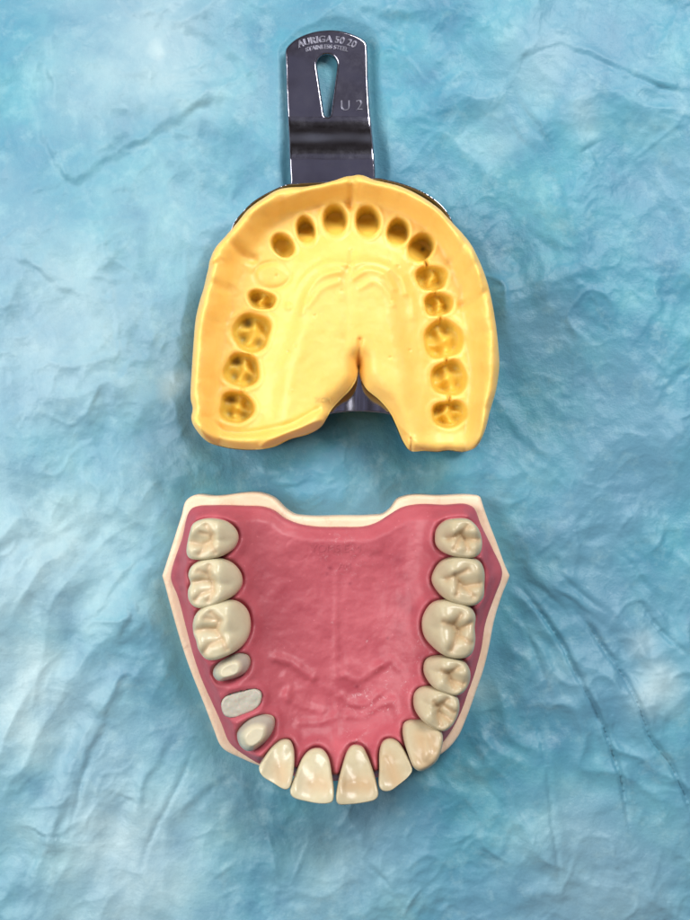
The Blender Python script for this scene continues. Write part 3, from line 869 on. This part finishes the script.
    for P, a, w in (([(28, 88), (44, 125), (58, 152), (72, 177), (88, 172), (112, 156), (140, 140), (170, 120), (200, 104), (240, 94)], 8.5, 9),
                    ([(64, 174), (100, 150), (150, 122), (190, 96), (214, 82)], 4, 12), ([(80, 184), (110, 190), (150, 176)], 3, 8), ([(250, 470), (280, 484), (310, 478), (345, 488)], 4, 5), ([(285, 462), (300, 474), (330, 470)], 3, 4), ([(200, 470), (214, 482), (232, 488)], 3, 5), ([(50, 0), (54, 50), (56, 95), (60, 130)], 6, 9), ([(10, 196), (40, 190), (68, 180)], 5, 5),
                    
                    
                    
                    ([(535, 570), (560, 590), (590, 612), (615, 630)], 5, 4),
                    ([(0, 250), (30, 262), (60, 284), (92, 300), (112, 312)], 6, 6),
                    ([(58, 642), (95, 610), (124, 572), (150, 545), (172, 512), (192, 486)], 7, 8),
                    ([(110, 660), (135, 610), (150, 575)], 5, 6), ([(32, 900), (56, 820), (84, 760), (110, 700), (134, 645)], 7, 9),
                    ([(120, 860), (136, 800), (160, 750), (180, 715)], 5, 8), ([(170, 830), (200, 790), (240, 760)], 4, 8),
                    ([(505, 96), (520, 62), (560, 46), (600, 60), (640, 82), (690, 95)], 5, 5),
                    ([(520, 44), (556, 36), (600, 44)], 3, 4),
                    ([(482, 84), (505, 110), (522, 138), (548, 168)], 4, 4), ([(505, 76), (524, 108), (544, 136), (560, 162)], 4, 4),
                    ([(556, 138), (572, 151), (592, 146), (606, 150)], 5, 3), ([(592, 244), (598, 268), (602, 292)], 5, 4),
                    ([(548, 150), (562, 190), (566, 230)], 4, 6), ([(605, 250), (612, 272)], 3, 4),
                    ([(640, 372), (658, 386), (676, 370), (694, 350)], 5, 5), ([(470, 380), (500, 410), (540, 450), (570, 470)], 4, 8),
                    ([(350, 2), (380, 12), (410, 16), (440, 8)], 6, 9), ([(90, 20), (130, 12), (190, 30), (240, 60), (270, 110)], 4, 9),
                    ([(250, 480), (290, 470), (330, 476)], 4, 5), ([(355, 800), (362, 840), (372, 870)], 4, 6),
                    ([(540, 820), (548, 860), (556, 900)], 4, 7), ([(350, 830), (390, 880), (420, 920)], 3, 6), ([(430, 850), (470, 880), (500, 920)], 3, 6),
                    ([(165, 190), (200, 240), (205, 300)], 3, 9), ([(110, 330), (118, 400), (112, 460)], 3, 10)):
        crease(P, a, w)
    for P, a in LINES: crease(P, a, 5, line=True)
    # the sheet lies pressed flat under the two things
    for P in (imp_out * 1.0, W(spline(BASE, 4), 10), han_out):
        s, _ = sdf(X, P)
        wgt = sst(26, -4, s); flat = 9.0 if P is han_out else 2.5
        z = z * (1 - wgt) + wgt * flat
        z = np.where(s < 40, np.minimum(z, 5 + 14 * sst(0, 30, s)), z)
    z -= np.percentile(z, 50) * 0
    nx, ny = len(xs), len(ys)
    i, j = np.meshgrid(np.arange(nx - 1), np.arange(ny - 1)); a = (j * nx + i).ravel()
    F = np.stack([a, a + 1, a + nx + 1, a + nx], 1)
    hazy = np.zeros(len(x))  # pale patches painted in for specular haze, mostly on the left
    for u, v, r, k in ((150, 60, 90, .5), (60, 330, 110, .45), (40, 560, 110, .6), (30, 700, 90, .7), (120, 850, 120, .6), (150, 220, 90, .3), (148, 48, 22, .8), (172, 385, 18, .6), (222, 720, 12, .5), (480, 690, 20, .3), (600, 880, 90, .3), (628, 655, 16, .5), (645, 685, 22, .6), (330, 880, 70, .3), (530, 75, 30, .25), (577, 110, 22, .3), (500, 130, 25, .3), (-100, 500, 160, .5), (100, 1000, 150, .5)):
        hazy = np.maximum(hazy, 1.2 * k * gs(np.hypot(px - u + 20 * f1, py - v + 20 * f2), r))
    o = link_mesh('drape', np.column_stack([x, y, z - 2.0]), F, M_drape.m, attrs={'hazy': hazy})
    o['kind'] = 'structure'
    return o
drape()
for root in (imp_root, model):
    root.location.z = 0

# ---------------------------------------------------------------- light
def area(name, px, py, z, sx, sy, power, col, target=(345, 460, 0)):
    # window light and an added fill, placed to the side of and above the table
    l = bpy.data.lights.new(name, 'AREA'); l.shape = 'RECTANGLE'; l.size = sx * S; l.size_y = sy * S
    l.energy = power; l.color = col
    o = bpy.data.objects.new(name, l); C.objects.link(o)
    p = Vector(((px - CX) * S, (CY - py) * S, z * S)); o.location = p
    t = Vector(((target[0] - CX) * S, (CY - target[1]) * S, target[2] * S))
    o.rotation_euler = (t - p).to_track_quat('-Z', 'Y').to_euler()
    return o
area('window_light', 1150, -900, 1900, 900, 900, 2.2, (1.0, .985, .97))
area('side_fill', -1000, 300, 1400, 1200, 1200, 1.4, (1.0, .98, .95))  # unseen fill, added to brighten the left of the sheet

w = bpy.data.worlds.new('World'); bpy.context.scene.world = w; w.use_nodes = True
nt = w.node_tree; bg = nt.nodes['Background']
tc = nt.nodes.new('ShaderNodeTexCoord'); sep = nt.nodes.new('ShaderNodeSeparateXYZ')
nt.links.new(tc.outputs['Generated'], sep.inputs[0])
rp = nt.nodes.new('ShaderNodeValToRGB'); nt.links.new(sep.outputs['Z'], rp.inputs[0])
e = rp.color_ramp.elements
e[0].position = .0; e[0].color = (.10, .09, .08, 1)
e[1].position = 1.0; e[1].color = (.22, .21, .26, 1)
k = e.new(.55); k.color = (.07, .06, .055, 1)
k = e.new(.86); k.color = (.05, .042, .038, 1)
k = e.new(.93); k.color = (.20, .19, .23, 1)
k = e.new(.22); k.color = (.55, .56, .58, 1)
wn = nt.nodes.new('ShaderNodeTexNoise'); wn.inputs['Scale'].default_value = 7; wn.inputs['Detail'].default_value = 3; wn.inputs['Distortion'].default_value = .6
nt.links.new(tc.outputs['Generated'], wn.inputs['Vector'])
wr = nt.nodes.new('ShaderNodeValToRGB'); nt.links.new(wn.outputs['Fac'], wr.inputs[0])
wr.color_ramp.elements[0].position = .36; wr.color_ramp.elements[0].color = (.45, .38, .34, 1)
wr.color_ramp.elements[1].position = .64; wr.color_ramp.elements[1].color = (1.5, 1.55, 1.65, 1)
wm = nt.nodes.new('ShaderNodeMix'); wm.data_type = 'RGBA'; wm.blend_type = 'MULTIPLY'; wm.inputs[0].default_value = 1
nt.links.new(rp.outputs[0], wm.inputs[6]); nt.links.new(wr.outputs[0], wm.inputs[7])
nt.links.new(wm.outputs[2], bg.inputs['Color']); bg.inputs['Strength'].default_value = 1.0

# ---------------------------------------------------------------- camera
cam = bpy.data.cameras.new('camera'); co = bpy.data.objects.new('camera', cam); C.objects.link(co)
co.location = (0, 0, D * S); co.rotation_euler = (0, 0, 0)
cam.sensor_fit = 'VERTICAL'; cam.sensor_height = 24
cam.angle_y = 2 * math.atan(460 / D) if hasattr(cam, 'angle_y') else 0
cam.lens = 24 / 2 / (460 / D)
cam.clip_start = .01; cam.clip_end = 50
sc = bpy.context.scene; sc.camera = co
sc.view_settings.view_transform = 'Standard'; sc.view_settings.look = 'None'
sc.view_settings.exposure = 0; sc.view_settings.gamma = 1
